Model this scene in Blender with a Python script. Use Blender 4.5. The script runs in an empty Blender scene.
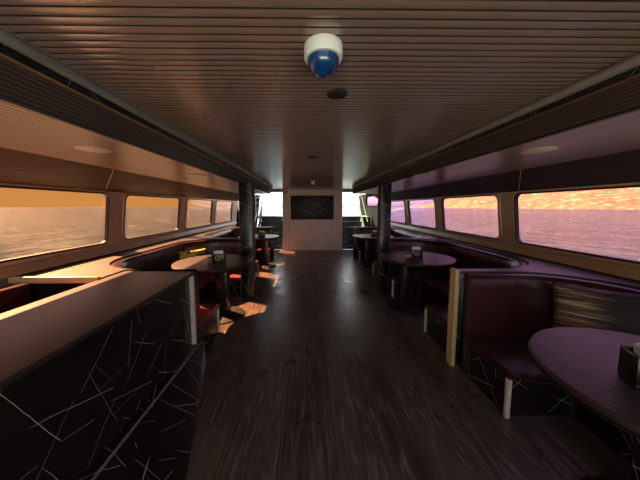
import bpy, bmesh, math, random
from mathutils import Vector, Matrix
random.seed(4)
S = bpy.context.scene
COL = S.collection
PI = math.pi

# ------------------------------------------------------------------ node helpers
class NT:
    def __init__(s, tree):
        s.t = tree; s.n = tree.nodes; s.l = tree.links
    def new(s, kind, **kw):
        nd = s.n.new(kind)
        for k, v in kw.items(): setattr(nd, k, v)
        return nd
    def put(s, sock, v):
        if isinstance(v, bpy.types.NodeSocket): s.l.new(v, sock)
        else: sock.default_value = v
    def m(s, op, a, b=0.0, c=0.0, clamp=False):
        nd = s.new('ShaderNodeMath', operation=op, use_clamp=clamp)
        s.put(nd.inputs[0], a); s.put(nd.inputs[1], b); s.put(nd.inputs[2], c)
        return nd.outputs[0]
    def ramp(s, v, a, b, c=0.0, d=1.0):
        nd = s.new('ShaderNodeMapRange'); nd.clamp = True
        s.put(nd.inputs[0], v)
        for i, q in enumerate((a, b, c, d)): s.put(nd.inputs[i+1], q)
        return nd.outputs[0]
    def mix(s, f, a, b):
        nd = s.new('ShaderNodeMix', data_type='RGBA')
        s.put(nd.inputs[0], f)
        s.put(nd.inputs[6], a if isinstance(a, bpy.types.NodeSocket) else (*a, 1))
        s.put(nd.inputs[7], b if isinstance(b, bpy.types.NodeSocket) else (*b, 1))
        return nd.outputs[2]
    def mapping(s, vec, loc=(0,0,0), rot=(0,0,0), scale=(1,1,1)):
        nd = s.new('ShaderNodeMapping'); s.put(nd.inputs[0], vec)
        nd.inputs[1].default_value = loc; nd.inputs[2].default_value = rot; nd.inputs[3].default_value = scale
        return nd.outputs[0]
    def noise(s, vec, scale, detail=3.0, rough=.5, dist=0.0):
        nd = s.new('ShaderNodeTexNoise'); s.put(nd.inputs['Vector'], vec)
        nd.inputs['Scale'].default_value = scale; nd.inputs['Detail'].default_value = detail
        nd.inputs['Roughness'].default_value = rough; nd.inputs['Distortion'].default_value = dist
        return nd.outputs[0]
    def bump(s, h, strength, dist, normal=None):
        nd = s.new('ShaderNodeBump'); s.put(nd.inputs['Height'], h)
        nd.inputs['Strength'].default_value = strength; nd.inputs['Distance'].default_value = dist
        if normal: s.l.new(normal, nd.inputs['Normal'])
        return nd.outputs[0]

def material(name):
    mt = bpy.data.materials.new(name); mt.use_nodes = True
    t = NT(mt.node_tree); bs = t.n['Principled BSDF']
    return mt, t, bs

def plain(name, col, rough=.5, spec=.5, metal=0.0, coat=0.0, var=.12, nscale=9.0, bump=0.0, bscale=60.0):
    mt, t, bs = material(name)
    tc = t.new('ShaderNodeTexCoord').outputs['Object']
    n = t.noise(tc, nscale, 4)
    bs.inputs['Base Color'].default_value = (*col, 1)
    f = t.ramp(n, .3, .7)
    t.put(bs.inputs['Base Color'], t.mix(f, [c*(1-var) for c in col], [min(1, c*(1+var)) for c in col]))
    t.put(bs.inputs['Roughness'], t.ramp(n, .3, .7, rough*.9, min(1, rough*1.1)))
    bs.inputs['Specular IOR Level'].default_value = spec
    bs.inputs['Metallic'].default_value = metal
    bs.inputs['Coat Weight'].default_value = coat
    bs.inputs['Coat Roughness'].default_value = .15
    if bump:
        t.put(bs.inputs['Normal'], t.bump(t.noise(tc, bscale, 3), bump, .004))
    return mt

def vein_layers(t, uv, layers, rnd):
    """thin straight broken veins; returns 0..1 mask"""
    warp = t.new('ShaderNodeTexNoise'); t.put(warp.inputs['Vector'], uv); warp.inputs['Scale'].default_value = 5.0
    wv = t.new('ShaderNodeVectorMath', operation='SCALE'); t.l.new(warp.outputs['Color'], wv.inputs[0]); wv.inputs['Scale'].default_value = .02
    ad = t.new('ShaderNodeVectorMath', operation='ADD'); t.l.new(uv, ad.inputs[0]); t.l.new(wv.outputs[0], ad.inputs[1])
    total = None
    for k, (ang, L, W, prob, th, amp) in enumerate(layers):
        p = t.mapping(ad.outputs[0], (k*3.17, k*1.93, 0), (0, 0, math.radians(ang)))
        sp = t.new('ShaderNodeSeparateXYZ'); t.l.new(p, sp.inputs[0])
        v = t.m('DIVIDE', sp.outputs[1], W); fv0 = t.m('FLOOR', v); fv = t.m('FRACT', v)
        off = t.new('ShaderNodeTexWhiteNoise', noise_dimensions='1D'); t.put(off.inputs['W'], t.m('ADD', fv0, k*17.3))
        u = t.m('ADD', t.m('DIVIDE', sp.outputs[0], L), t.m('MULTIPLY', off.outputs[0], 7.0))
        fu0 = t.m('FLOOR', u); fu = t.m('FRACT', u)
        cb = t.new('ShaderNodeCombineXYZ'); t.l.new(fu0, cb.inputs[0]); t.l.new(fv0, cb.inputs[1]); t.put(cb.inputs[2], t.m('ADD', rnd, float(k)))
        wn = t.new('ShaderNodeTexWhiteNoise', noise_dimensions='3D'); t.l.new(cb.outputs[0], wn.inputs['Vector'])
        rc = t.new('ShaderNodeSeparateColor'); t.l.new(wn.outputs['Color'], rc.inputs[0])
        r1, r2, r3 = rc.outputs
        line = t.m('ADD', t.m('MULTIPLY_ADD', r1, .5, .25), t.m('MULTIPLY', t.m('SUBTRACT', fu, .5), t.m('MULTIPLY', t.m('SUBTRACT', r2, .5), .5)))
        d = t.m('MULTIPLY', t.m('ABSOLUTE', t.m('SUBTRACT', fv, line)), W)
        mk = t.ramp(d, th*.1, th*.7, 1.0, 0.0)
        end = t.m('MULTIPLY_ADD', r2, .5, .5)
        mk = t.m('MULTIPLY', mk, t.m('LESS_THAN', fu, end))
        mk = t.m('MULTIPLY', mk, t.ramp(fu, 0.0, .12))
        mk = t.m('MULTIPLY', mk, t.m('LESS_THAN', r3, prob))
        mk = t.m('MULTIPLY', mk, t.m('MULTIPLY_ADD', wn.outputs['Value'], amp*.7, amp*.3))
        total = mk if total is None else t.m('MAXIMUM', total, mk)
    return total

VEINS = [(28, .42, .26, .85, .0020, 1.0), (-38, .36, .30, .75, .0018, .9), (72, .50, .34, .75, .0020, 1.0),
         (-72, .33, .38, .65, .0018, .8), (8, .28, .24, .5, .0016, .6), (50, .22, .20, .35, .0020, .5)]
def marble(name, base, base2, vein, rough, bump=0.0, layers=VEINS, spec=.5, bscale=90.0):
    mt, t, bs = material(name)
    uv = t.new('ShaderNodeTexCoord').outputs['UV']
    oi = t.new('ShaderNodeObjectInfo').outputs['Random']
    sh = t.new('ShaderNodeCombineXYZ'); t.put(sh.inputs[0], t.m('MULTIPLY', oi, 13.7)); t.put(sh.inputs[1], t.m('MULTIPLY', oi, 7.9))
    ad = t.new('ShaderNodeVectorMath', operation='ADD'); t.l.new(uv, ad.inputs[0]); t.l.new(sh.outputs[0], ad.inputs[1])
    mask = vein_layers(t, ad.outputs[0], layers, 0.0)
    cloud = t.ramp(t.noise(ad.outputs[0], 6.0, 5, .6), .35, .7)
    t.put(bs.inputs['Base Color'], t.mix(mask, t.mix(cloud, base, base2), vein))
    bs.inputs['Roughness'].default_value = rough
    bs.inputs['Specular IOR Level'].default_value = spec
    if bump:
        tc = t.new('ShaderNodeTexCoord').outputs['Object']
        t.put(bs.inputs['Normal'], t.bump(t.noise(tc, bscale, 2, .5), bump, .004))
    return mt

def planks():
    mt, t, bs = material('floor_planks')
    tc = t.new('ShaderNodeTexCoord').outputs['Object']
    rot = t.mapping(tc, (0, 0, 0), (0, 0, PI/2))
    bk = t.new('ShaderNodeTexBrick'); t.l.new(rot, bk.inputs['Vector'])
    bk.offset = .37; bk.offset_frequency = 2
    bk.inputs['Color1'].default_value = (0, 0, 0, 1); bk.inputs['Color2'].default_value = (1, 1, 1, 1)
    bk.inputs['Mortar'].default_value = (0, 0, 0, 1)
    bk.inputs['Scale'].default_value = 1.0; bk.inputs['Mortar Size'].default_value = .0012
    bk.inputs['Brick Width'].default_value = 1.15; bk.inputs['Row Height'].default_value = .17
    bk.inputs['Bias'].default_value = 0.0
    # per plank shift of the grain
    cb = t.new('ShaderNodeCombineXYZ'); t.put(cb.inputs[0], t.m('MULTIPLY', bk.outputs['Color'], 5.3)); t.put(cb.inputs[1], t.m('MULTIPLY', bk.outputs['Color'], 9.1))
    ad = t.new('ShaderNodeVectorMath', operation='ADD'); t.l.new(tc, ad.inputs[0]); t.l.new(cb.outputs[0], ad.inputs[1])
    g1 = t.noise(t.mapping(ad.outputs[0], scale=(38.0, 2.2, 1)), 1.0, 4, .6)          # fine straight fibre
    n = t.noise(t.mapping(ad.outputs[0], scale=(7.0, .62, 1)), 1.0, 2, .45)            # cathedral figure: contour lines of a stretched noise
    fr = t.m('FRACT', t.m('MULTIPLY', n, 11.0))
    line = t.ramp(t.m('ABSOLUTE', t.m('SUBTRACT', fr, .5)), .22, .48)
    fib = t.ramp(g1, .40, .66)
    grain = t.m('ADD', t.m('MULTIPLY', fib, .30), t.m('MULTIPLY', t.m('MULTIPLY', line, t.m('MULTIPLY_ADD', fib, .7, .3)), .6), clamp=True)
    plank = t.mix(bk.outputs['Color'], (.034, .0245, .0215), (.085, .063, .055))
    c = t.mix(grain, plank, (.22, .165, .14))
    c = t.mix(bk.outputs['Fac'], c, (.006, .005, .005))
    t.put(bs.inputs['Base Color'], c)
    t.put(bs.inputs['Roughness'], t.ramp(t.noise(tc, 3.5, 5, .6), .3, .7, .24, .38))
    h = t.m('SUBTRACT', t.m('MULTIPLY', g1, .6), bk.outputs['Fac'])
    t.put(bs.inputs['Normal'], t.bump(h, .25, .002))
    return mt

def slat_wood(name, c1, c2, axis, pitch, rough=.34, coat=.0, spec=.5):
    """satin painted slats, a faint difference of tone from slat to slat"""
    mt, t, bs = material(name)
    tc = t.new('ShaderNodeTexCoord').outputs['Object']
    sp = t.new('ShaderNodeSeparateXYZ'); t.l.new(tc, sp.inputs[0])
    idx = t.m('FLOOR', t.m('DIVIDE', sp.outputs[axis], pitch))
    wn = t.new('ShaderNodeTexWhiteNoise', noise_dimensions='1D'); t.put(wn.inputs['W'], idx)
    sc = [2.0, 2.0, 2.0]; sc[axis] = 25.0
    g = t.noise(t.mapping(tc, scale=tuple(sc)), 1.0, 4)
    f = t.m('ADD', t.m('MULTIPLY', wn.outputs['Value'], .5), t.m('MULTIPLY', g, .5))
    t.put(bs.inputs['Base Color'], t.mix(f, c1, c2))
    t.put(bs.inputs['Roughness'], t.ramp(g, .3, .7, rough*.85, rough*1.15))
    bs.inputs['Coat Weight'].default_value = coat; bs.inputs['Coat Roughness'].default_value = .2; bs.inputs['Specular IOR Level'].default_value = spec
    return mt

def leather(name, c1, c2, rough=.36):
    mt, t, bs = material(name)
    tc = t.new('ShaderNodeTexCoord').outputs['Object']
    n = t.noise(tc, 5.0, 4)
    t.put(bs.inputs['Base Color'], t.mix(t.ramp(n, .35, .65), c1, c2))
    t.put(bs.inputs['Roughness'], t.ramp(n, .3, .7, rough*.9, rough*1.15))
    vo = t.new('ShaderNodeTexVoronoi'); t.put(vo.inputs['Vector'], tc); vo.inputs['Scale'].default_value = 320
    b = t.m('ADD', t.m('MULTIPLY', vo.outputs['Distance'], .25), t.m('MULTIPLY', t.noise(tc, 9.0, 2), 2.0))
    t.put(bs.inputs['Normal'], t.bump(b, .3, .004))
    return mt

def glass(name, tint, refl=1.0):
    mt = bpy.data.materials.new(name); mt.use_nodes = True
    t = NT(mt.node_tree); t.n.clear()
    out = t.new('ShaderNodeOutputMaterial')
    tr = t.new('ShaderNodeBsdfTransparent'); tr.inputs[0].default_value = (*[c**.5 for c in tint], 1)   # a pane has two faces
    gl = t.new('ShaderNodeBsdfGlossy'); gl.inputs['Color'].default_value = (1, 1, 1, 1); gl.inputs['Roughness'].default_value = .03
    lw = t.new('ShaderNodeLayerWeight')      # facing: 0 head on, 1 edge on, for either face of the pane
    fr = t.m('MULTIPLY_ADD', t.m('POWER', lw.outputs['Facing'], 5.0), .55, .012)
    mx = t.new('ShaderNodeMixShader'); t.put(mx.inputs[0], t.m('MULTIPLY', fr, refl))
    t.l.new(tr.outputs[0], mx.inputs[1]); t.l.new(gl.outputs[0], mx.inputs[2]); t.l.new(mx.outputs[0], out.inputs[0])
    return mt

def sea_mat():
    mt, t, bs = material('sea_water')
    tc = t.new('ShaderNodeTexCoord').outputs['Object']
    n1 = t.noise(t.mapping(tc, scale=(1.0, .5, 1)), .42, 5, .62, .4)
    n2 = t.noise(t.mapping(tc, rot=(0, 0, .5), scale=(1, .5, 1)), 1.7, 4, .6)
    t.put(bs.inputs['Base Color'], t.mix(t.ramp(n1, .42, .6), (.008, .030, .058), (.034, .066, .100)))
    bs.inputs['Roughness'].default_value = .12
    bs.inputs['IOR'].default_value = 1.33; bs.inputs['Specular IOR Level'].default_value = .30
    b1 = t.bump(n1, 1.0, 3.0)
    t.put(bs.inputs['Normal'], t.bump(n2, .9, .7, b1))
    return mt

def shore_mat():
    mt, t, bs = material('shore_land')
    tc = t.new('ShaderNodeTexCoord').outputs['Object']
    a = t.noise(tc, .05, 6, .7); b = t.noise(t.mapping(tc, scale=(1, 1, 1.6)), .11, 4, .7)
    c = t.mix(t.ramp(a, .38, .62), (.085, .075, .016), (.21, .165, .045))
    t.put(bs.inputs['Base Color'], t.mix(t.ramp(b, .55, .66), c, (.50, .42, .18)))
    bs.inputs['Roughness'].default_value = .9
    return mt

def pillow_mat(name, bright, second, dark, stripes):
    mt, t, bs = material(name)
    tc = t.new('ShaderNodeTexCoord').outputs['Object']
    if stripes:   # brush strokes that run across and break off
        n = t.noise(t.mapping(tc, scale=(2.5, 2.5, 60)), 1.0, 5, .7)
        side = t.noise(t.mapping(tc, (0, 0, 0), scale=(4, 4, 9)), 1.0, 3)
        sp = t.new('ShaderNodeSeparateXYZ'); t.l.new(tc, sp.inputs[0])
        edge = t.m('ADD', sp.outputs[0], t.m('MULTIPLY', t.m('SUBTRACT', side, .5), .3))
        f = t.m('MULTIPLY', t.ramp(n, .40, .56), t.ramp(edge, .04, -.10))
        c = t.mix(f, dark, t.mix(t.ramp(n, .5, .65), second, bright))
    else:
        n = t.noise(t.mapping(tc, rot=(0, .5, 0), scale=(3, 3, 9)), 2.0, 3, .5, 1.5)
        c = t.mix(t.ramp(n, .44, .50), t.mix(t.ramp(n, .30, .40), second, dark), bright)
    t.put(bs.inputs['Base Color'], c)
    bs.inputs['Roughness'].default_value = .75
    return mt

M = {}
M['marble'] = marble('black_veined_marble', (.0075, .006, .0055), (.014, .011, .010), (.86, .78, .72), .26)
M['marble_bold'] = marble('black_marble_bold_veins', (.0075, .006, .0055), (.014, .011, .010), (.55, .50, .46), .5, 0, [(30, .8, .33, .75, .010, .9), (-38, .9, .36, .7, .010, .9), (-33, .5, .5, .6, .009, .8)])
TOPV = [(35, .9, .8, .35, .0032, .6), (-40, .8, .9, .35, .003, .5), (80, 1.0, .9, .4, .0035, .6)]
M['top'] = marble('leathered_stone_top', (.021, .0145, .0135), (.036, .025, .0225), (.42, .34, .30), .40, .9, TOPV, .58, 110.0)
M['floor'] = planks()
M['ceil'] = slat_wood('ceiling_slats', (.225, .138, .116), (.265, .164, .138), 1, .0372, .18, .6)
M['fascia'] = slat_wood('fascia_slats', (.038, .022, .018), (.054, .031, .026), 2, .022, .6, spec=.12)
M['slat_dark'] = slat_wood('dark_slats', (.062, .041, .037), (.086, .057, .050), 2, .022, .4)
M['side_ceil'] = slat_wood('side_ceiling_slats', (.20, .118, .075), (.25, .148, .095), 0, .03, .33, .3)
M['groove'] = plain('groove_shadow_gap', (.012, .009, .008), .8)
M['hull'] = plain('taupe_lining', (.52, .345, .25), .42, var=.06)
M['sill'] = plain('tan_sill', (.42, .27, .16), .38, var=.08)
M['gasket'] = plain('black_rubber', (.006, .006, .006), .5)
M['glassL'] = glass('bronze_glass', (.53, .265, .20))
M['glassR'] = glass('rose_bronze_glass', (.52, .25, .41))
M['leather'] = leather('maroon_leather', (.032, .0085, .0105), (.046, .011, .013), .29)
M['red'] = leather('sunlit_red_leather', (.15, .014, .026), (.20, .018, .032), .42)  # maroon seat leather made redder, sunlight put into its colour
M['wine'] = leather('wine_leather', (.20, .022, .025), (.27, .030, .030), .38)
M['post_white'] = plain('pale_wood', (.55, .46, .39), .45, nscale=30)
M['post_gold'] = plain('honey_wood', (.56, .38, .18), .4, nscale=30)
M['trim_gold'] = plain('honey_edge', (.62, .45, .24), .4)
M['steel'] = plain('grey_moulding', (.23, .20, .19), .4)
M['brass'] = plain('brass_edge', (.62, .34, .11), .3, metal=.6)
M['edge'] = plain('lit_edge_brown', (.10, .065, .045), .45)
M['copper'] = plain('dull_copper_edge', (.24, .11, .07), .4, metal=.4)
M['black'] = plain('black_lacquer', (.008, .007, .007), .35)
M['matte_black'] = plain('matte_black', (.010, .009, .009), .6)
M['panel'] = plain('painted_boarding', (.84, .69, .62), .45, var=.05)
M['white'] = plain('white_plastic', (.78, .76, .72), .35, var=.03)
M['blue'] = plain('blue_dome', (.006, .042, .15), .16, coat=.6)
M['alarm'] = plain('red_plastic', (.5, .03, .03), .4)
M['paper'] = plain('white_paper', (.80, .78, .75), .8, var=.04)
M['gold'] = plain('gold_print', (.62, .48, .14), .45)
M['amber'] = plain('amber_glaze', (.55, .20, .045), .2, coat=.5)
M['lamp'] = plain('frosted_lamp', (.50, .36, .28), .4, var=.03)
M['deck'] = plain('grey_deck', (.22, .23, .23), .6)
M['deckb'] = plain('bow_bounce_paint', (.70, .75, .82), .6)
M['deckw'] = plain('side_bounce_paint', (.58, .55, .52), .6)
M['rail'] = plain('pale_rail', (.40, .42, .43), .4)
M['rail2'] = plain('grey_rail', (.04, .048, .056), .5, .3)
M['nosing'] = plain('metal_nosing', (.60, .60, .58), .35, metal=.5)
M['screen'] = plain('matte_screen', (.005, .005, .006), .85, .03)
M['step'] = plain('dark_step', (.020, .021, .024), .35)
M['sea'] = sea_mat()
M['shore'] = shore_mat()
M['far_shore'] = plain('far_hazy_land', (.06, .085, .10), .95, .1)  # bluish haze of distance put into the land colour
M['pil_y'] = pillow_mat('yellow_print_fabric', (.72, .60, .14), (.50, .42, .30), (.02, .018, .014), False)
M['pil_g'] = pillow_mat('gold_brush_fabric', (.46, .32, .17), (.16, .09, .05), (.018, .012, .011), True)

# ------------------------------------------------------------------ mesh helpers
class MB:
    def __init__(s): s.bm = bmesh.new()
    def box(s, x0, y0, z0, x1, y1, z1, bev=0.0, seg=2):
        vs = [s.bm.verts.new((x, y, z)) for x in (x0, x1) for y in (y0, y1) for z in (z0, z1)]
        fs = [s.bm.faces.new([vs[i] for i in q]) for q in ((0,1,3,2),(4,6,7,5),(0,4,5,1),(2,3,7,6),(0,2,6,4),(1,5,7,3))]
        if bev:
            es = list({e for f in fs for e in f.edges})
            bmesh.ops.bevel(s.bm, geom=es, offset=bev, segments=seg, affect='EDGES', profile=.5)
        return s
    def loops(s, rings, closed=True, cap=True, cyc=False):
        R = [[s.bm.verts.new(p) for p in r] for r in rings]
        n = len(R[0]); k = len(R)
        for i in range(k if cyc else k-1):
            a, b = R[i], R[(i+1) % k]
            for j in range(n if closed else n-1):
                q = (a[j], a[(j+1) % n], b[(j+1) % n], b[j])
                s.bm.faces.new(q)
        if cap and not cyc and closed:
            s.bm.faces.new(R[0][::-1]); s.bm.faces.new(R[-1])
        return s
    def prism(s, pts, z0, z1, bev=0.0):
        b = bmesh.new()
        vs = [b.verts.new((x, y, z0)) for x, y in pts]; f = b.faces.new(vs)
        r = bmesh.ops.extrude_face_region(b, geom=[f])
        for v in r['geom']:
            if isinstance(v, bmesh.types.BMVert): v.co.z = z1
        s.absorb(b); return s
    def absorb(s, b):
        mp = {v: s.bm.verts.new(v.co) for v in b.verts}
        for f in b.faces: s.bm.faces.new([mp[v] for v in f.verts])
        b.free()
    def lathe(s, prof, c=(0,0,0), seg=40):
        rings = [[(c[0]+r*math.cos(2*PI*j/seg), c[1]+r*math.sin(2*PI*j/seg), c[2]+z) for j in range(seg)] for r, z in prof]
        return s.loops(rings)
    def tube(s, pts, r, seg=10):
        pts = [Vector(p) for p in pts]; rings = []
        for i, p in enumerate(pts):
            d = (pts[min(i+1, len(pts)-1)]-pts[max(i-1, 0)]).normalized()
            a = d.cross(Vector((0, 0, 1)));
            if a.length < 1e-4: a = d.cross(Vector((1, 0, 0)))
            a.normalize(); b = d.cross(a)
            rings.append([tuple(p+r*(math.cos(2*PI*j/seg)*a+math.sin(2*PI*j/seg)*b)) for j in range(seg)])
        return s.loops(rings)
    def xform(s, mat):
        bmesh.ops.transform(s.bm, matrix=mat, verts=s.bm.verts[:]); return s
    def build(s, name, mat, parent=None, smooth=40, label=None, origin=None, recalc=True):
        bm = s.bm
        if recalc: bmesh.ops.recalc_face_normals(bm, faces=bm.faces[:])
        org = Vector(parent['_o']) if (parent is not None and '_o' in parent) else Vector((0, 0, 0))
        if origin is not None: org = Vector(origin)
        uvl = bm.loops.layers.uv.new('UVMap')
        for f in bm.faces:
            n = f.normal; ax = max(range(3), key=lambda i: abs(n[i]))
            for l in f.loops:
                c = l.vert.co
                l[uvl].uv = (c.y, c.z) if ax == 0 else ((c.x, c.z) if ax == 1 else (c.x, c.y))
        for v in bm.verts: v.co -= org
        me = bpy.data.meshes.new(name); bm.to_mesh(me); bm.free()
        if smooth:
            for p in me.polygons: p.use_smooth = True
            me.set_sharp_from_angle(angle=math.radians(smooth))
        me.materials.append(mat)
        o = bpy.data.objects.new(name, me); COL.objects.link(o)
        if parent is not None: o.parent = parent
        elif origin is not None: o.location = origin
        if label: o['label'] = label
        return o

def thing(name, label, cat, loc=(0,0,0), group=None, local=False, rz=0.0):
    o = bpy.data.objects.new(name, None); COL.objects.link(o)
    o.location = loc; o.rotation_euler.z = rz
    o['label'] = label; o['category'] = cat; o.empty_display_size = .1
    if group: o['group'] = group
    o['_o'] = (0.0, 0.0, 0.0) if local else tuple(float(v) for v in loc)
    return o
def tag(o, label, cat, group=None, kind=None):
    o['label'] = label; o['category'] = cat
    if group: o['group'] = group
    if kind: o['kind'] = kind
    return o
def struct(o, label=None, cat=None):
    o['kind'] = 'structure'
    if label: o['label'] = label
    if cat: o['category'] = cat
    return o
def copy_thing(src, loc, label, group=None, rz=None):
    r = src.copy(); COL.objects.link(r); r.location = loc; r['label'] = label
    if group: r['group'] = group
    if rz is not None: r.rotation_euler.z = rz
    for ch in list(src.children):
        c = ch.copy(); COL.objects.link(c); c.parent = r
        for g in list(ch.children):
            d = g.copy(); COL.objects.link(d); d.parent = c
    return r

# ------------------------------------------------------------------ the hull
YB, YA = -1.6, 8.37           # bow end, aft panel wall
ZC = 2.02
HW = {1: 2.56, -1: 2.42}      # half widths at z = .9
def wx(s, z): return s*(HW[s]-.115*(z-.9))
SIDE = {1: 'right', -1: 'left'}

# floor and ceiling
struct(MB().box(-2.65, YB, -.08, 2.8, 8.45, 0.0).build('floor', M['floor'], smooth=0), 'dark brown wooden plank floor of the saloon', 'floor')
mb = MB(); bm = mb.bm
P, GAP, X0, X1 = .0372, .0072, -2.62, 2.75
k = int(math.ceil((8.5-YB)/P)); prof = []; dark = []
for i in range(k):
    y = YB+i*P; wd = P-GAP
    for j in range(6):                        # each slat is slightly crowned
        q = j/5; prof.append((y+wd*q, ZC+.0008*(2*q-1)**2))
    prof += [(y+wd, ZC+.010), (y+P, ZC+.010)]
A = [bm.verts.new((X0, a, b)) for a, b in prof]; B = [bm.verts.new((X1, a, b)) for a, b in prof]
for i in range(len(prof)-1):
    f = bm.faces.new((A[i], A[i+1], B[i+1], B[i])); f.material_index = 1 if i % 8 in (5, 6, 7) else 0
ye = YB+k*P
T = [bm.verts.new(q) for q in ((X0, YB, ZC+.06), (X1, YB, ZC+.06), (X1, ye, ZC+.06), (X0, ye, ZC+.06))]
bm.faces.new(T); bm.faces.new((A[0], B[0], T[1], T[0])); bm.faces.new((A[-1], B[-1], T[2], T[3]))
cl = struct(mb.build('ceiling', M['ceil'], smooth=30), 'brown slatted ceiling above the aisle', 'ceiling')
cl.data.materials.append(M['groove'])

def rrect(y0, z0, y1, z1, r, n=6):
    out = []
    for cy, cz, a0 in ((y1-r, z0+r, -PI/2), (y1-r, z1-r, 0), (y0+r, z1-r, PI/2), (y0+r, z0+r, PI)):
        for i in range(n+1):
            a = a0+PI/2*i/n
            out.append((cy+r*math.cos(a), cz+r*math.sin(a)))
    return out
ZW0, ZW1 = 1.015, 1.615
WIN = [(-.25, 1.14), (1.38, 3.005), (3.255, 4.66), (4.905, 6.22), (6.46, 7.85)]  # first window on each side is unseen, added to let in more light
CELLS = [-1.6, 1.26, 3.13, 4.785, 6.34, 8.4]
ZL0, ZL1 = 0.0, 1.72
wn = 0
for s in (-1, 1):
    wall = MB()
    bm = wall.bm
    for i, (a, b) in enumerate(WIN):
        c0, c1 = CELLS[i], CELLS[i+1]
        lp = rrect(a, ZW0, b, ZW1, .085); n = len(lp)//4
        for off, flip in ((0.0, False), (.05, True)):
            def mk(y, z): return bm.verts.new((wx(s, z)+s*off, y, z))
            C = [mk(c1, ZL0), mk(c1, ZL1), mk(c0, ZL1), mk(c0, ZL0)]
            L = [mk(*q) for q in lp]
            for k in range(4):
                arc = L[k*n:(k+1)*n]
                for j in range(n-1): bm.faces.new((C[k], arc[j+1], arc[j]))
                bm.faces.new((C[k], C[(k+1) % 4], L[((k+1) % 4)*n], arc[-1]))
            if off == 0: keep = L
            else:
                m_ = len(L)
                for j in range(m_): bm.faces.new((keep[j], keep[(j+1) % m_], L[(j+1) % m_], L[j]))
    bmesh.ops.remove_doubles(bm, verts=bm.verts[:], dist=1e-5)
    w = wall.build('wall_'+SIDE[s], M['hull'], smooth=30)
    struct(w, 'taupe hull lining with rounded windows on the %s side' % SIDE[s], 'wall')
    for i, (a, b) in enumerate(WIN):
        wn += 1
        def ring(y0, z0, y1, z1, r, dx): return [(wx(s, z)+s*dx, y, z) for y, z in rrect(y0, z0, y1, z1, r)]
        fr = MB()
        e = .038
        fr.loops([ring(a-e, ZW0-e, b+e, ZW1+min(e, .02), .12, 0.0), ring(a-e+.008, ZW0-e+.008, b+e-.008, ZW1+.012, .115, -.012),
                  ring(a-.004, ZW0-.004, b+.004, ZW1+.004, .088, -.012), ring(a-.001, ZW0-.001, b+.001, ZW1+.001, .086, .02)], cap=False, cyc=True)
        f = struct(fr.build('window_%d' % wn, M['hull'], smooth=30),
                   'rounded window number %d from the bow on the %s side' % (i+1, SIDE[s]), 'window')
        g = MB()
        g.loops([ring(a, ZW0, b, ZW1, .085, -.006), ring(a+.016, ZW0+.016, b-.016, ZW1-.016, .072, -.006),
                 ring(a+.016, ZW0+.016, b-.016, ZW1-.016, .072, .03), ring(a, ZW0, b, ZW1, .085, .03)], cap=False, cyc=True)
        g.build('window_gasket', M['gasket'], f, 30)
        p = MB(); e = .012
        p.loops([ring(a+e, ZW0+e, b-e, ZW1-e, .075, .010), ring(a+e, ZW0+e, b-e, ZW1-e, .075, .016)])
        p.build('window_pane', M['glassL' if s < 0 else 'glassR'], f, 30)

# sloping sill trims, fascias, side ceilings, bulkheads, beams
tn = [0]
def trim(mb, mat, label, smooth=30, gap=None):
    tn[0] += 1
    if gap:        # gap = (profile size, slat count): the recessed sides of every gap are black
        n, k = gap
        for i, f in enumerate(mb.bm.faces):
            if i < n and i < 4*k and i % 4: f.material_index = 1
    o = struct(mb.build('trim_%d' % tn[0], mat, smooth=smooth), label, 'trim')
    if gap: o.data.materials.append(M['groove'])
    return o
FT = {-1: 1.906, 1: 2.127}; BK = {-1: 1.049, 1: 1.246}; BT = {-1: 1.012, 1: 1.262}; PT = {-1: .962, 1: 1.215}
YS = 7.0
def ext(mb, prof, y0, y1): return mb.loops([[(x, y0, z) for x, z in prof], [(x, y1, z) for x, z in prof]])
def slat_profile(p0, p1, width, depth, gap, nrm):
    """points from p0 to p1 with recessed gaps"""
    d = Vector((p1[0]-p0[0], p1[1]-p0[1])); L = d.length; d /= L; n = Vector(nrm).normalized()
    k = max(1, round(L/width)); w = L/k; out = []
    p0 = Vector(p0)
    for i in range(k):
        a = p0+d*(i*w); b = p0+d*((i+1)*w-gap); c = p0+d*((i+1)*w)
        out += [tuple(a), tuple(b), tuple(b+n*depth), tuple(c+n*depth)]
    out.append(tuple(p0+d*L))
    return out
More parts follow.
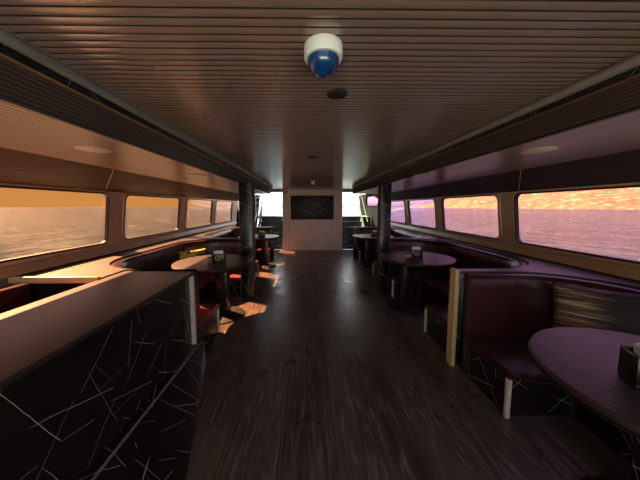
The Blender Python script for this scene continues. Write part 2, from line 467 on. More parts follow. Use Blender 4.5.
for s in (-1, 1):
    nm = SIDE[s]
    m = MB(); z0, z1 = .895, .975
    ext(m, [(wx(s, z0)-s*.055, z0), (wx(s, z0)-s*.055, z0+.012), (wx(s, z1)-s*.012, z1), (wx(s, z1)+s*.002, z1), (wx(s, z0)+s*.002, z0)], YB, 8.36)
    trim(m, M['sill'], 'tan sloping sill strip under the %s windows' % nm)
    # fascia
    zt, zb = 1.82, 1.632
    a = (wx(s, zb)-s*.004, zb); b = (s*FT[s], zt)
    pr = slat_profile(a, b, .034, .0105, .006, (s, .35))
    ext(m := MB(), pr+[(s*FT[s]+s*.03, zt+.05), (wx(s, zb)+s*.04, zb+.03)], YB, YS+1.3)
    trim(m, M['fascia'], 'dark slatted fascia above the %s windows' % nm, 0, (len(pr), len(pr)//4))
    # black gap line above window head
    ext(m := MB(), [(wx(s, 1.616), 1.620), (wx(s, 1.636)-s*.012, 1.624), (wx(s, 1.636)-s*.012, 1.634), (wx(s, 1.636)+s*.01, 1.634)], YB, 8.3)
    trim(m, M['brass' if s < 0 else 'hull'], 'thin edge strip along the foot of the %s fascia' % nm)
    # side ceiling
    pr = slat_profile((s*FT[s], zt), (s*BK[s], zt), .034, .0085, .005, (0, 1))
    ext(m := MB(), pr+[(s*BK[s]+s*.05, zt+.03), (s*FT[s], zt+.03)], YB, YS+.02)
    trim(m, M['side_ceil'], 'lower slatted side ceiling over the %s booths' % nm, 0, (len(pr), len(pr)//4))
    # bulkhead
    pr = slat_profile((s*BK[s], zt-.004), (s*BT[s], 1.945), .0165, .005, .0035, (s, 0))
    ext(m := MB(), pr+[(s*BT[s]+s*.05, 1.945), (s*BK[s]+s*.03, zt-.004)], YB, YS+.02)
    trim(m, M['slat_dark'], 'dark slatted drop of the side ceiling facing the aisle, %s' % nm, 0, (len(pr), len(pr)//4))
    ext(m := MB(), [(s*(BT[s]-.010), 1.944), (s*(BT[s]-.010), 1.951), (s*(BT[s]+.04), 1.951), (s*(BT[s]+.04), 1.944)], YB, YS+.02)
    trim(m, M['brass' if s < 0 else 'copper'], 'thin copper edge line under the %s ceiling beam' % nm)
    ext(m := MB(), [(s*(BT[s]-.004), 1.951), (s*(BT[s]-.012), 1.992), (s*(BT[s]+.06), 1.992), (s*(BT[s]+.06), 1.951)], YB, YS+.02)
    trim(m, M['marble'], 'black veined marble strip along the %s ceiling beam' % nm)
    cx, cz, r = s*(PT[s]+.022), 2.001, .024
    m = MB(); m.tube([(cx, YB, cz), (cx, YS, cz), (cx+s*.02, YS+.05, cz)], r, 14)
    trim(m, M['steel'], 'grey rounded moulding along the top of the %s ceiling beam' % nm)
    # rounded end of the dropped ceiling
    ext(m := MB(), [(s*(BT[s]-.012), 1.992), (s*BK[s], zt-.006), (s*(FT[s]+.02), zt-.006), (wx(s, zb), zb), (wx(s, zb), ZC), (s*(BT[s]-.012), ZC)], YS+.02, YS+.06)
    trim(m, M['hull'], 'end board closing the %s dropped ceiling' % nm)
    a, b = (s*(FT[s]+.003), 2.52, 1.812), (wx(s, 1.638)-s*.004, 2.93, 1.636)
    trim(MB().tube([a, b], .0035, 6), M['hull'], 'slanted joint strip across the %s fascia' % nm)
# header over the aft opening
trim(MB().box(-2.6, 8.30, 1.935, -.85, 8.40, 2.03), M['steel'], 'dark header over the left companionway')
oh = MB(); oh.box(-2.6, 8.40, 2.04, 2.7, 9.10, 2.10); oh.box(1.95, 9.10, 2.04, 2.7, 10.4, 2.10); oh.box(-2.6, 9.10, 2.04, -2.15, 10.4, 2.10)  # overhang added to block sun at the stairs and shade the side screen
struct(oh.build('sun_block_overhang', M['panel'], smooth=0), 'added sun-blocking overhang above the head of the stairs', 'roof')
trim(MB().box(1.15, 8.30, 1.935, 2.7, 8.40, 2.03), M['steel'], 'dark header over the right companionway')
# bow left open for light; unseen decks added to bounce sunlight inside
struct(MB().box(-2.9, -7.5, -.10, 3.0, YB, -.02).build('bow_bounce_deck', M['deckb'], smooth=0), 'unseen pale deck added ahead of the saloon to bounce sunlight in', 'deck')
for s in (-1, 1):
    xi = wx(s, .80)+s*.055
    struct(MB().box(xi, YB, .74, xi+s*.86, 8.4, .80).build('side_bounce_deck', M['deckw'], smooth=0), 'unseen pale deck added to bounce light, outside under the %s windows' % SIDE[s], 'deck')

# aft panel wall, vertical boarding
m = MB(); x0, x1 = -.848, 1.15
k = 21; w = (x1-x0)/k; prof = []
for i in range(k):
    a = x0+i*w
    prof += [(a, YA), (a+w-.012, YA), (a+w-.006, YA+.010)]
prof += [(x1, YA), (x1, YA+.10), (x0, YA+.10)]
m.loops([[(a, b, 0.0) for a, b in prof], [(a, b, ZC+.01) for a, b in prof]])
for i, f in enumerate(m.bm.faces):
    if i < 3*k and i % 3: f.material_index = 1
wa_ = m.build('wall_aft', M['panel'], smooth=0); wa_.data.materials.append(M['hull'])
struct(wa_, 'pale boarded panel wall at the aft end of the aisle', 'wall')
m = MB(); m.box(x0, YA-.018, 0, x1, YA, .05, .004); struct(m.build('baseboard_aft', M['panel'], smooth=30), 'pale baseboard under the boarded panel wall', 'baseboard')
for a, b in ((x0, x0+.05), (x1-.05, x1)):
    trim(MB().box(a, YA-.02, 0.05, b, YA, ZC, .004), M['panel'], 'vertical edge board of the aft panel wall, %s' % ('left' if a < 0 else 'right'))
mt_ = thing('wall_panel', 'black veined marble panel with thin frame on the pale boarded wall', 'panel', (.136, YA-.02, 1.05))
MB().box(-.56, YA-.035, 1.055, .832, YA-.002, 1.810, .003).build('panel_face', M['marble_bold'], mt_)
m = MB()
for q in ((-.58, 1.035, .852, 1.055), (-.58, 1.81, .852, 1.83), (-.58, 1.055, -.56, 1.81), (.832, 1.055, .852, 1.81)):
    m.box(q[0], YA-.042, q[1], q[2], YA-.002, q[3], .003)
m.build('frame', M['black'], mt_)
d = MB(); d.box(-.64, YA-.016, .14, -.05, YA-.001, 1.0, .004)
dd = struct(d.build('door_1', M['panel'], smooth=30), 'low pale cupboard door in the boarded wall', 'door')
m = MB(); 
for i in range(6): m.box(-.625+i*.095, YA-.020, .16, -.625+i*.095+.085, YA-.015, .98, .002)
m.build('boarding', M['panel'], dd)
MB().box(-.62, YA-.045, .60, -.605, YA-.015, .72, .003).build('door_handle', M['steel'], dd)
for xx in (-.79, -.71):
    al = thing('fire_alarm', ('left' if xx < -.75 else 'right')+' of two small red alarm boxes high on the pale boarded wall', 'alarm', (xx, YA, 1.90))
    MB().box(xx-.03, YA-.04, 1.90, xx+.03, YA+.004, 1.985, .006).build('housing', M['alarm'], al)
    MB().lathe([(.014, 0), (.014, .008), (.002, .010)], seg=16).xform(Matrix.Translation((xx, YA-.039, 1.945)) @ Matrix.Rotation(PI/2, 4, 'X')).build('button', M['white'] if xx < -.75 else M['black'], al)

# ------------------------------------------------------------------ aft stairs, bulwarks, deck, rails
for s in (-1, 1):
    nm = SIDE[s]
    xa, xb = (-1.78, -.85) if s < 0 else (1.152, 2.02)
    st = thing('staircase', 'dark stair with pale nosings up to the aft deck, %s of the boarded wall' % nm, 'stairs', ((xa+xb)/2, 8.5, 0), 'stairs to the aft deck')
    for i in range(6):
        z = .135+.192*i; yy = 8.50+.225*i
        stp = MB().box(xa, yy, 0.0, xb, yy+.225, z, .004).build('step', M['step'], st)
        MB().box(xa, yy-.006, z-.022, xb, yy+.02, z+.004, .003).build('nosing', M['nosing'], stp)
    # dark side panel with rounded window
    m = MB(); bm = m.bm
    ya, yb, za, zb = 8.46, 11.4, 0.0, 1.98
    wa, wb, wza, wzb = (9.0, 10.35, 1.50, 1.86) if s > 0 else (8.62, 9.70, 1.30, 1.84)  # left porthole placed so that sun reaches the floor before the stairs
    lp = rrect(wa, wza, wb, wzb, .12); n = len(lp)//4
    prev = None
    for off in (0.0, .06):
        mk = lambda y, z: bm.verts.new((s*(HW[s]+.02-.10*(y-8.46)+off), y, z))
        C = [mk(yb-.9, za), mk(yb, zb), mk(ya, zb), mk(ya, za)]
        L = [mk(*q) for q in lp]
        for k in range(4):
            arc = L[k*n:(k+1)*n]
            for j in range(n-1): bm.faces.new((C[k], arc[j+1], arc[j]))
            bm.faces.new((C[k], C[(k+1) % 4], L[((k+1) % 4)*n], arc[-1]))
        if prev:
            for j in range(len(L)): bm.faces.new((prev[0][j], prev[0][(j+1) % len(L)], L[(j+1) % len(L)], L[j]))
            for j in range(4): bm.faces.new((prev[1][j], prev[1][(j+1) % 4], C[(j+1) % 4], C[j]))
        prev = (L, C)
    bw = thing('bulwark', 'dark side screen with a rounded porthole beside the %s stair' % nm, 'screen', (s*HW[s], 8.46, 0))
    m.build('screen_panel', M['screen'], bw, 30)
    def ring2(e, dx): return [(s*(HW[s]+.02-.10*(y-8.46)+dx), y, z) for y, z in rrect(wa-e, wza-e, wb+e, wzb+e, .12+e)]
    MB().loops([ring2(.03, -.002), ring2(.03, -.02), ring2(-.005, -.02), ring2(-.005, .05)], cap=False, cyc=True).build('porthole_frame', M['screen'], bw, 30)
    MB().loops([ring2(-.002, .03), ring2(-.002, .036)]).build('porthole_pane', M['glassL' if s < 0 else 'glassR'], bw, 30)
    hr = thing('stair_rail', 'grey sloping stair rail on the outer side of the %s stair' % nm, 'handrail', (s*2.0, 8.5, 0))
    xr = xa-.022 if s < 0 else xb+.022
    MB().tube([(xr, 8.52, 0), (xr, 8.52, .95), (xr, 9.72, 2.0), (xr, 9.84, 2.0), (xr, 9.84, 1.0)], .011).build('rail', M['rail2'], hr)
    m = MB(); m.loops([[(xr+e, 8.50, .30), (xr+e, 9.82, 1.45), (xr+e, 9.82, 1.12), (xr+e, 8.50, .05)] for e in (-.012, .012)])
    m.build('stringer', M['rail2'], hr)
struct(MB().box(-2.5, 9.86, 1.00, 2.6, 10.7, 1.08).build('aft_deck', M['deck'], smooth=0), 'pale open aft deck at the head of the stairs', 'deck')
struct(MB().box(-.9, 8.48, 0, 1.2, 9.85, 1.02).build('stair_trunk', M['step'], smooth=0), 'dark casing between the two stairs', 'casing')
rl = thing('deck_railing', 'white horizontal bar railing of the aft deck, left side', 'railing', (-1.5, 10.55, 1.08))
for z in (1.40, 1.62, 1.84): MB().tube([(-2.2, 10.6, z), (-.6, 10.6, z)], .013).build('rail', M['rail'], rl)
for xx in (-2.2, -.6): MB().tube([(xx, 10.6, 1.08), (xx, 10.6, 2.0)], .016).build('post', M['rail'], rl)
an = thing('flag_staff', 'thin slanted pole standing on the aft deck, seen right of the boarded wall', 'pole', (2.30, 10.6, 1.08))
MB().tube([(2.30, 10.6, 1.08), (2.13, 10.62, 1.5), (1.96, 10.64, 1.95)], .014).build('pole', M['steel'], an)
MB().lathe([(.04, 0), (.04, .02), (.018, .04)], (2.30, 10.6, 1.08), 16).build('foot', M['steel'], an)
an = thing('stay_pole', 'thin slanted pole standing on the aft deck, seen left of the boarded wall', 'pole', (-2.03, 10.5, 1.08))
MB().tube([(-2.03, 10.5, 1.08), (-1.93, 10.5, 1.5), (-1.81, 10.5, 1.93)], .014).build('pole', M['steel'], an)
MB().lathe([(.04, 0), (.04, .02), (.018, .04)], (-2.03, 10.5, 1.08), 16).build('foot', M['steel'], an)

# ------------------------------------------------------------------ booths
AI = {1: 1.372, -1: 1.045}       # aisle ends
XH = {1: 2.37, -1: 2.10}         # back of the upholstery along the hull
RR = {1: .60, -1: .58}
ZT = .87
def upath(s, y0, y1, n=10, u=0.0, xa=None):
    R, xh = RR[s], XH[s]; xa = AI[s] if xa is None else xa
    P = [((xa, y0), (0, 1)), ((xh-R, y0), (0, 1))]
    for i in range(1, n+1):
        a = -PI/2+PI/2*i/n
        P.append(((xh-R+R*math.cos(a), y0+R+R*math.sin(a)), (-math.cos(a), -math.sin(a))))
    for i in range(0, n+1):
        a = PI/2*i/n
        P.append(((xh-R+R*math.cos(a), y1-R+R*math.sin(a)), (-math.cos(a), -math.sin(a))))
    P.append(((xa, y1), (0, -1)))
    return [(s*(p[0]+q[0]*u), p[1]+q[1]*u) for p, q in P]
def usweep(s, y0, y1, prof, xa=None):
    cols = [upath(s, y0, y1, u=u, xa=xa) for u, z in prof]
    rings = [[(cols[j][i][0], cols[j][i][1], prof[j][1]) for j in range(len(prof))] for i in range(len(cols[0]))]
    return MB().loops(rings)
BACK = [(0, .33), (.10, .33), (.118, .40), (.105, .60), (.098, .76), (.092, .830), (.074, .862), (.040, .873), (.008, .866), (0, .84)]
SEAT = [(.06, .282), (.55, .282), (.568, .288), (.575, .305), (.568, .325), (.545, .345), (.30, .352), (.06, .35)]
BASE = [(0, 0), (.535, 0), (.535, .283), (0, .283)]
SD = .575
def booth(s, y0, y1, label, seatmat):
    b = thing('booth_sofa', label, 'sofa', (s*1.8, (y0+y1)/2, 0), 'U shaped booth sofas')
    usweep(s, y0+.002, y1-.002, BASE).build('base', M['marble'], b, 40)
    usweep(s, y0+.002, y1-.002, SEAT, AI[s]-.012).build('seat', seatmat, b, 45)
    usweep(s, y0+.002, y1-.002, BACK, AI[s]+.004).build('backrest', M['leather'], b, 45, label='maroon leather backrest')
    for yy in (y0+SD-.04, y1-SD+.012):
        MB().box(s*(AI[s]-.016), yy, 0, s*(AI[s]+.012), yy+.028, .283, .003).build('corner_post', M['post_white'], b, 30, label='pale wooden corner post')
    return b
BO = [(-.20, 2.14), (2.24, 4.48), (4.58, 7.06)]
BL = [None, (2.25, 4.48), (4.58, 7.06)]
booth(1, *BO[0], 'maroon booth sofa nearest the viewer on the right, around the largest table', M['leather'])
booth(1, *BO[1], 'maroon booth sofa on the right, between the honey wood post and the right pillar', M['leather'])
booth(1, *BO[2], 'maroon booth sofa on the right nearest the stairs, beyond the right pillar', M['leather'])
booth(-1, *BL[1], 'booth sofa with seats coloured sunlit red on the left, just past the long counter', M['red'])
booth(-1, *BL[2], 'booth sofa with seats coloured sunlit red on the left nearest the stairs, beyond the left pillar', M['red'])

def partition(s, y0, y1, label, postmat, x1=None):
    xa = AI[s]-.035
    t = thing('booth_partition', label, 'partition', (s*(xa+.3), (y0+y1)/2, 0), 'partitions between booths')
    MB().box(s*xa, y0+.001, 0, s*(XH[s]-.02), y1-.001, ZT-.003, .002).build('marble_panel', M['marble'], t, 30)
    MB().box(s*(xa-.034), y0+.004, 0, s*xa, y0+.046, ZT+.026, .003).build('post', postmat, t, 30)
    MB().box(s*(xa-.034), y1-.046, 0, s*xa, y1-.004, ZT+.026, .003).build('post', postmat, t, 30)
    return t
partition(1, 2.14, 2.24, 'black marble partition with honey wood posts, nearest on the right', M['post_gold'])
partition(1, 4.48, 4.58, 'black marble partition behind the right pillar', M['post_white'])
partition(1, 7.06, 7.16, 'black marble partition on the right next to the stairs', M['leather'])
partition(-1, 4.48, 4.58, 'black marble partition behind the left pillar', M['post_white'])
partition(-1, 7.06, 7.16, 'black marble partition on the left next to the stairs', M['leather'])

# continuous stone ledges under the windows, cut around the upholstery
def ledge(s, booths, ystart, yend):
    xo = lambda y: wx(s, ZT)-s*.004
    pts = [(xo(0), ystart), (xo(0), yend), (s*(AI[s]-.034), yend)]
    for bi in range(len(booths)-1, -1, -1):
        y0, y1 = booths[bi]
        up = upath(s, y0, y1, u=-.002)[::-1]
        pts += [(s*(AI[s]-.034), up[0][1])] + up + [(s*(AI[s]-.034), up[-1][1])]
    if s < 0: pts += [(s*1.66, booths[0][0]-.002), (s*1.66, ystart)]
    else: pts += [(s*(AI[s]-.034), ystart)]
    out = []
    for p in pts:
        if not out or (abs(p[0]-out[-1][0])+abs(p[1]-out[-1][1])) > 1e-4: out.append(p)
    return MB().prism(out, ZT, ZT+.016)
le = thing('window_ledge', 'long stone ledge under the right windows, curving behind the booths', 'ledge', (2.4, 3, ZT))
ledge(1, BO, -.30, 7.16).build('ledge_top', M['top'], le, 0)
le2 = thing('window_ledge', 'long stone ledge under the left windows, curving behind the booths', 'ledge', (-2.3, 4, ZT))
ledge(-1, BL[1:], 1.985, 7.16).build('ledge_top', M['top'], le2, 0)
MB().box(-2.37, 1.955, ZT-.022, -1.668, 1.985, ZT+.028, .003).build('edge_strip', M['trim_gold'], le2, 30, label='honey wood edge strip')
MB().box(-2.40, 1.99, 0, -1.66, 2.04, ZT-.001).build('end_panel', M['black'], le2, 0)

# ------------------------------------------------------------------ left counter
ct = thing('counter', 'long black marble counter with brown stone top in the left foreground', 'counter', (-1.3, .5, 0))
MB().box(-1.665, YB+.15, ZT-.022, -1.012, 2.235, ZT+.006, .006).build('countertop', M['top'], ct, 30)
MB().box(-1.63, YB+.17, .205, -1.055, 2.205, ZT-.022).build('body', M['marble'], ct, 0)
MB().box(-1.056, 2.18, .205, -1.022, 2.215, ZT-.022, .003).build('end_post', M['post_white'], ct, 30)
m = MB()
tp = [(-1.64, .205), (-.985, .205), (-.968, .195)]
rings = []
for yy, xf in ((2.232, -.955), (1.24, -.66), (.3, -.47), (YB+.16, -.30)):
    rings.append([(-1.64, yy, 0), (-1.64, yy, .205), (-.985, yy, .205), (-.972, yy, .198), (xf, yy, 0)])
m.loops(rings).build('plinth', M['marble'], ct, 30)
MB().box(-.995, YB+.16, .204, -.982, 2.232, .2085).build('plinth_edge', M['steel'], ct, 0)
bn = thing('bench', 'red upholstered bench between the left counter and the hull', 'bench', (-1.95, .5, 0))
MB().box(-2.16, YB+.1, 0, -1.675, 1.94, .60).build('base', M['black'], bn, 0)
MB().box(-2.16, YB+.1, .60, -1.675, 1.94, .70, .02, 3).build('seat', M['red'], bn, 40)
MB().box(-2.29, YB+.1, 0, -2.165, 1.94, .86, .02, 3).build('backrest', M['leather'], bn, 40, label='dark maroon backrest')

# ------------------------------------------------------------------ pillars
for s, px, py, hw in ((-1, -.945, 3.90, .095), (1, 1.262, 4.13, .082)):
    pl = thing('pillar', 'black veined marble pillar under the %s ceiling beam' % SIDE[s], 'pillar', (px, py, 0))
    top = 1.818 if True else ZC
    xi = px+s*hw
    MB().box(px-hw, py-hw, 0, px+hw, py+hw, 1.944 if abs(px)+hw < BT[s] else 1.816, .002).build('shaft', M['marble'], pl, 30)
    m = MB()
    for ex in (-hw, hw):
        for ey in (-hw, hw): m.box(px+ex-.003, py+ey-.003, .002, px+ex+.003, py+ey+.003, 1.81)
    m.build('lit_corner_edge', M['edge'], pl, 0)  # thin strips added to stand in for light catching the pillar corners

# ------------------------------------------------------------------ tables
def table(loc, label, r, off, big=False):
    t = thing('round_table', label, 'table', loc, 'round stone tables', local=True)
    MB().lathe([(.0, .700), (r-.03, .700), (r-.008, .706), (r, .718), (r, .728), (r-.008, .738), (r-.02, .740), (0.0, .740)], seg=72).build('tabletop', M['top'], t, 35)
    MB().lathe([(r-.05, .688), (r-.012, .690), (r-.006, .702), (r-.02, .706), (r-.05, .706)], seg=72).build('edge_band', M['black'], t, 35)
    MB().box(off-.075, -.075, .02, off+.075, .075, .70, .004).build('column', M['marble'], t, 30)
    MB().lathe([(0, 0), (.275, 0), (.275, .012), (.26, .020), (.09, .030), (0, .030)], (off, 0, 0), 48).build('base', M['matte_black'], t, 35)
    return t
tR = table((1.545, 3.53, 0), 'round stone table on the right, between the honey wood post and the right pillar', .515, -.10)
tL = table((-1.235, 3.265, 0), 'round stone table on the left, just past the end of the long counter', .50, .10)
tN = table((1.54, .92, 0), 'large round stone table in the right foreground', .50, -.03)
tFL = table((-1.205, 6.10, 0), 'round table on the left nearest the stairs, reflecting white daylight', .50, .14)
tFR = table((1.605, 6.12, 0), 'round table on the right nearest the stairs, beyond the right pillar', .50, -.10)

# ------------------------------------------------------------------ things on the tables
def holder(loc, rz, label, sc=1.0):
    t = thing('napkin_holder', label, 'napkin holder', loc, 'napkin holders on the tables', local=True, rz=rz)
    w, dp, h = .078*sc, .05*sc, .115*sc
    m = MB(); m.box(-w, -dp, 0, w, dp, .012, .002); m.box(-w, -dp, .012, w, -dp+.012, h, .002); m.box(-w, dp-.012, .012, w, dp, h, .002)
    m.box(-w, -dp+.012, .012, -w+.012, dp-.012, h*.93, .002); m.box(w-.012, -dp+.012, .012, w, dp-.012, h*.93, .002)
    m.build('box', M['black'], t, 30)
    e = MB(); rr = .034*sc; zc = h*.52; yf = -dp-.0006
    ring = lambda r, y: [(r*math.cos(2*PI*j/32), y, zc+r*math.sin(2*PI*j/32)) for j in range(32)]
    e.loops([ring(rr, yf), ring(rr, yf-.0008), ring(rr*.82, yf-.0008), ring(rr*.82, yf)], cap=False, cyc=True)
    e.tube([(-rr*.45, yf, zc-rr*.2), (-rr*.2, yf, zc+rr*.3), (0, yf, zc-rr*.1), (rr*.2, yf, zc+rr*.3), (rr*.45, yf, zc-rr*.2)], .0022*sc, 6)
    e.tube([(-rr*.4, yf, zc-rr*.4), (rr*.4, yf, zc-rr*.4)], .002*sc, 6)
    e.build('emblem', M['gold'], t, 30, label='round gold emblem')
    return t
def napkins(loc, rz, label, sc=1.0):
    m = MB()
    for i in range(7):
        q = -.020+i*.0065
        m.box(-.055*sc, q*sc, 0, .055*sc, (q+.0045)*sc, (.125+.012*math.sin(i*2.1))*sc)
    m.xform(Matrix.Rotation(rz, 4, 'Z')); 
    o = m.build('napkins', M['paper'], None, 0, origin=(0, 0, 0)); o.location = loc
    return tag(o, label, 'napkins', 'napkin stacks')
ZB = .7405
HS = [((-1.155, 3.20, ZB), .10, 1.0, 'black napkin holder with round gold emblem on the left table past the counter', 'white napkins in the black holder on the left table past the counter'),
      ((1.530, 3.48, ZB), -.10, 1.0, 'black napkin holder on the right table between post and pillar', 'white napkins in the holder on the right table between post and pillar'),
      ((1.386, .917, ZB), -.47, 1.1, 'dark napkin holder on the large foreground table, at the right edge of the photo', 'white napkins in the holder on the large foreground table'),
      ((-1.11, 5.98, ZB), .05, 1.0, 'black napkin holder on the far left table near the stairs', 'white napkins in the holder on the far left table'),
      ((1.66, 6.16, ZB), -.05, .9, 'dark napkin holder on the far right table near the stairs', 'white napkins in the holder on the far right table')]
for loc, rz, sc, a, b in HS:
    holder(loc, rz, a, sc); napkins((loc[0], loc[1], loc[2]+.0125), rz, b, sc)
def jar(loc, label, mat):
    t = thing('spice_jar', label, 'jar', loc, 'small amber jars', local=True)
    MB().lathe([(0, 0), (.019, 0), (.021, .006), (.020, .045), (.016, .052), (0, .052)], seg=20).build('body', mat, t, 35)
    MB().lathe([(0, .0525), (.017, .0525), (.017, .068), (.012, .072), (0, .072)], seg=20).build('lid', M['black'], t, 35)
    return t
jar((1.375, 3.42, ZB), 'left of the two small amber jars beside the napkin holder on the right table', M['amber'])
jar((1.424, 3.445, ZB), 'right of the two small amber jars, nearest the napkin holder on the right table', M['amber'])
jar((-1.275, 3.17, ZB), 'small amber jar left of the napkin holder on the left table past the counter', M['amber'])
jar((1.545, 6.05, ZB), 'small red jar left of the napkin holder on the far right table', M['alarm'])

# ------------------------------------------------------------------ pillows
def pillow(w, h, th, loc, rot, mat, label, group):
    n = 18; m = MB(); bm = m.bm
    def pt(i, j, sg):
        a, b = 2*i/n-1, 2*j/n-1
        k = (1-a*a)*(1-b*b)
        pinch = .07*(1-abs(a))*0
        x = a*w/2*(1-.07*(1-b*b)*abs(a)**3); z = b*h/2*(1-.07*(1-a*a)*abs(b)**3)
        return (x, sg*th/2*max(0, k)**.42, z+h/2)
    for sg in (-1, 1):
        V = [[bm.verts.new(pt(i, j, sg)) for j in range(n+1)] for i in range(n+1)]
        for i in range(n):
            for j in range(n): bm.faces.new((V[i][j], V[i+1][j], V[i+1][j+1], V[i][j+1]))
    bmesh.ops.remove_doubles(bm, verts=bm.verts[:], dist=1e-5)
    o = m.build('throw_pillow', mat, None, 0, origin=(0, 0, 0))
    for p in o.data.polygons: p.use_smooth = True
    o.location = loc; o.rotation_euler = rot
    return tag(o, label, 'pillow', group)
pillow(.58, .52, .15, (2.08, 1.64, .362), (-.20, 0, -.70), M['pil_g'], 'dark pillow with gold brush strokes leaning in the near right booth', 'throw pillows')
pillow(.44, .41, .12, (-1.80, 3.95, .362), (-.22, 0, .85), M['pil_y'], 'yellow and black patterned pillow in the left booth past the counter', 'throw pillows')
pillow(.36, .34, .12, (-1.60, 6.78, .362), (-.22, 0, 0), M['pil_y'], 'small patterned pillow in the far left booth near the stairs', 'throw pillows')

# ------------------------------------------------------------------ ceiling fittings
dc = thing('dome_camera', 'white ceiling camera with a blue dome over the aisle', 'camera', (.055, .945, ZC+.002), local=True)
MB().lathe([(0, 0), (.066, 0), (.069, -.006), (.069, -.040), (.066, -.046), (.055, -.047), (0, -.047)], seg=44).build('housing', M['white'], dc, 35)
MB().lathe([(.057, -.046)]+[(.057*math.cos(a*PI/20), -.050-.050*math.sin(a*PI/20)) for a in range(0, 10)]+[(.002, -.1005)], seg=44).build('dome', M['blue'], dc, 60, label='blue dome')
MB().lathe([(0, -.0985), (.014, -.0985), (.016, -.103), (.009, -.106), (0, -.106)], seg=24).build('lens_cap', M['blue'], dc, 60)
sp = thing('ceiling_speaker', 'round black recessed fitting in the ceiling behind the dome camera', 'speaker', (.147, 1.315, ZC+.002), local=True)
MB().lathe([(.032, -.001), (.052, -.001), (.054, -.006), (.048, -.011), (.034, -.008)], seg=36).build('rim', M['matte_black'], sp, 35)
MB().lathe([(0, -.0015), (.034, -.0015), (.034, -.003), (0, -.005)], seg=36).build('grille', M['black'], sp, 35)
sp = thing('ceiling_fitting', 'smaller round black recessed fitting further along the ceiling', 'fitting', (.058, 2.95, ZC+.002), local=True)
MB().lathe([(.030, -.001), (.05, -.001), (.052, -.006), (.046, -.010), (.030, -.007)], seg=32).build('rim', M['matte_black'], sp, 35)
MB().lathe([(0, -.0015), (.031, -.0015), (.031, -.004), (0, -.005)], seg=32).build('grille', M['black'], sp, 35)
sp = thing('ceiling_fitting', 'smallest dark recessed disc in the ceiling, just before the smoke detector', 'fitting', (.135, 4.5, ZC+.002), local=True)
MB().lathe([(.030, -.001), (.045, -.001), (.047, -.006), (.042, -.010), (.030, -.007)], seg=32).build('rim', M['matte_black'], sp, 35)
MB().lathe([(0, -.0015), (.031, -.0015), (.031, -.004), (0, -.005)], seg=32).build('grille', M['black'], sp, 35)
sd = thing('smoke_detector', 'small white smoke detector on the ceiling before the boarded wall', 'detector', (.115, 5.75, ZC+.002), local=True)
MB().lathe([(0, 0), (.055, 0), (.055, -.018), (.03, -.022), (0, -.022)], seg=28).build('base', M['white'], sd, 35)
MB().lathe([(0, -.0222), (.03, -.0222), (.034, -.05), (.024, -.058), (0, -.058)], seg=28).build('sensor', M['white'], sd, 35)
for x, y, lab in ((-1.375, 1.66, 'nearer round flush light in the left side ceiling'), (-1.31, 2.96, 'farther round flush light in the left side ceiling'),
                  (1.505, 1.65, 'nearer round flush light in the right side ceiling'), (1.33, 2.93, 'farther round flush light in the right side ceiling')):
    L = thing('flush_light', lab, 'ceiling light', (x, y, 1.822), 'flush lights of the side ceilings', local=True)
    MB().lathe([(.072, 0), (.090, 0), (.092, -.004), (.088, -.008), (.074, -.007)], seg=40).build('rim', M['lamp'], L, 35)
    MB().lathe([(0, -.001), (.074, -.001), (.074, -.0075), (.05, -.012), (0, -.014)], seg=40).build('diffuser', M['lamp'], L, 35)

# ------------------------------------------------------------------ outside
sea = MB(); sea.loops([[(-3000, -1500, -1.1), (3000, -1500, -1.1)], [(-3000, 6000, -1.1), (3000, 6000, -1.1)]], closed=False, cap=False)
o = sea.build('sea', M['sea'], smooth=0, recalc=False); tag(o, 'rippled sea around the boat', 'sea', kind='stuff')
def land(xb, y0, y1, h, seedv, label, depth=140, axis=0, base=-1.2):
    rnd = random.Random(seedv); n = 90; rings = []
    ph = [rnd.uniform(0, 6) for _ in range(5)]
    for i in range(n+1):
        y = y0+(y1-y0)*i/n
        hh = h*(.75+.18*math.sin(y*.011+ph[0])+.10*math.sin(y*.031+ph[1])+.05*math.sin(y*.083+ph[2]))
        e = min(1, 6*i/n, 6*(n-i)/n)**.5; hh = hh*e+.2
        sg = 1 if xb > 0 else -1
        row = [(xb, base), (xb+sg*depth*.12, base+hh*.25), (xb+sg*depth*.4, base+hh*.65), (xb+sg*depth*.75, base+hh), (xb+sg*depth, base)]
        row = [(a+rnd.uniform(-3, 3), b) for a, b in row]
        rings.append([((a, y, b) if axis == 0 else (y, a, b)) for a, b in row])
    o = MB().loops(rings, closed=False, cap=False).build('shore', M['shore'], smooth=60)
    return struct(o, label, 'hills')
land(330, -300, 900, 60, 3, 'sunlit hilly shore across the water on the right', 240)
far = land(3200, -900, 1500, 22, 8, 'low far shore on the horizon behind the stern', 300, axis=1)
far.data.materials[0] = M['far_shore']

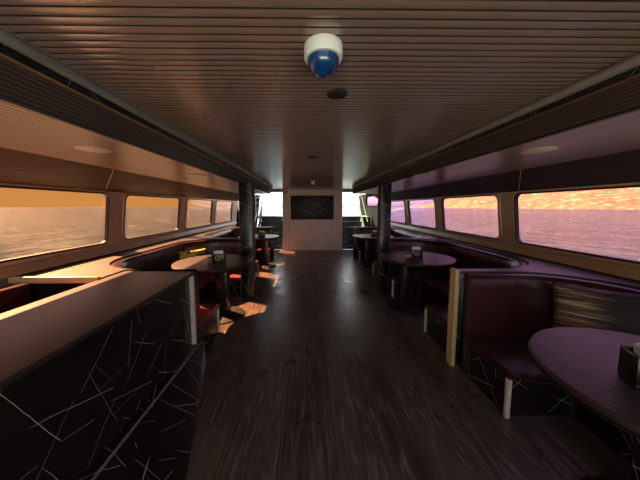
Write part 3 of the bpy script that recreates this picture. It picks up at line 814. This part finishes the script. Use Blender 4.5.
# ------------------------------------------------------------------ light
W = bpy.data.worlds.new('sky'); S.world = W; W.use_nodes = True
t = NT(W.node_tree); bg = t.n['Background']
gen = t.new('ShaderNodeTexCoord').outputs['Generated']
sp_ = t.new('ShaderNodeSeparateXYZ'); t.l.new(gen, sp_.inputs[0])
z = sp_.outputs[2]
c = t.mix(t.ramp(z, 0.02, .30), (.58, .62, .66), (.95, .98, 1.0))
c = t.mix(t.ramp(z, .35, .95), c, (.42, .62, 1.0))
aft = t.m('MULTIPLY', t.ramp(z, .008, .03), t.ramp(sp_.outputs[1], .86, .96))     # sky brightened astern, added for stronger reflections on the ceiling
c = t.mix(aft, c, (1.35, 1.42, 1.42))
low = t.m('MULTIPLY', t.ramp(z, .16, .07), t.ramp(sp_.outputs[0], -.25, -.45))     # warm haze low on the sunny side
c = t.mix(low, c, (.50, .41, .13))
t.put(bg.inputs[0], c); bg.inputs[1].default_value = 2.2
sd = Vector((-1.76, .90, 1.60)).normalized()
ld = bpy.data.lights.new('sun', 'SUN'); ld.energy = 58; ld.angle = .009; ld.color = (1, .90, .50)
so = bpy.data.objects.new('sun', ld); COL.objects.link(so)
so.rotation_euler = sd.to_track_quat('Z', 'Y').to_euler(); so.location = sd*30

# ------------------------------------------------------------------ camera
cd = bpy.data.cameras.new('camera'); cam = bpy.data.objects.new('camera', cd); COL.objects.link(cam)
cd.sensor_width = 36; cd.lens = 250/640*36; cd.clip_start = .02; cd.clip_end = 10000
cd.shift_x = 9/640; cd.shift_y = -10.5/640
cam.location = (0, 0, 1.45)
cam.rotation_euler = (PI/2-math.radians(5.1428), 0, -math.radians(.6847))
S.camera = cam
vs = S.view_settings
S.display_settings.display_device = 'sRGB'
vs.view_transform = 'Standard'; vs.look = 'None'; vs.exposure = 0.12; vs.gamma = 1.0; vs.use_curve_mapping = False
S.cycles.max_bounces = 12; S.cycles.diffuse_bounces = 6; S.cycles.glossy_bounces = 5; S.cycles.transparent_max_bounces = 16
S.cycles.sample_clamp_indirect = 2.0
S.cycles.use_denoising = True
S.cycles.use_adaptive_sampling = False
S.cycles.use_guiding = True; S.cycles.guiding_training_samples = 48
for o in bpy.data.objects:
    if '_o' in o: del o['_o']
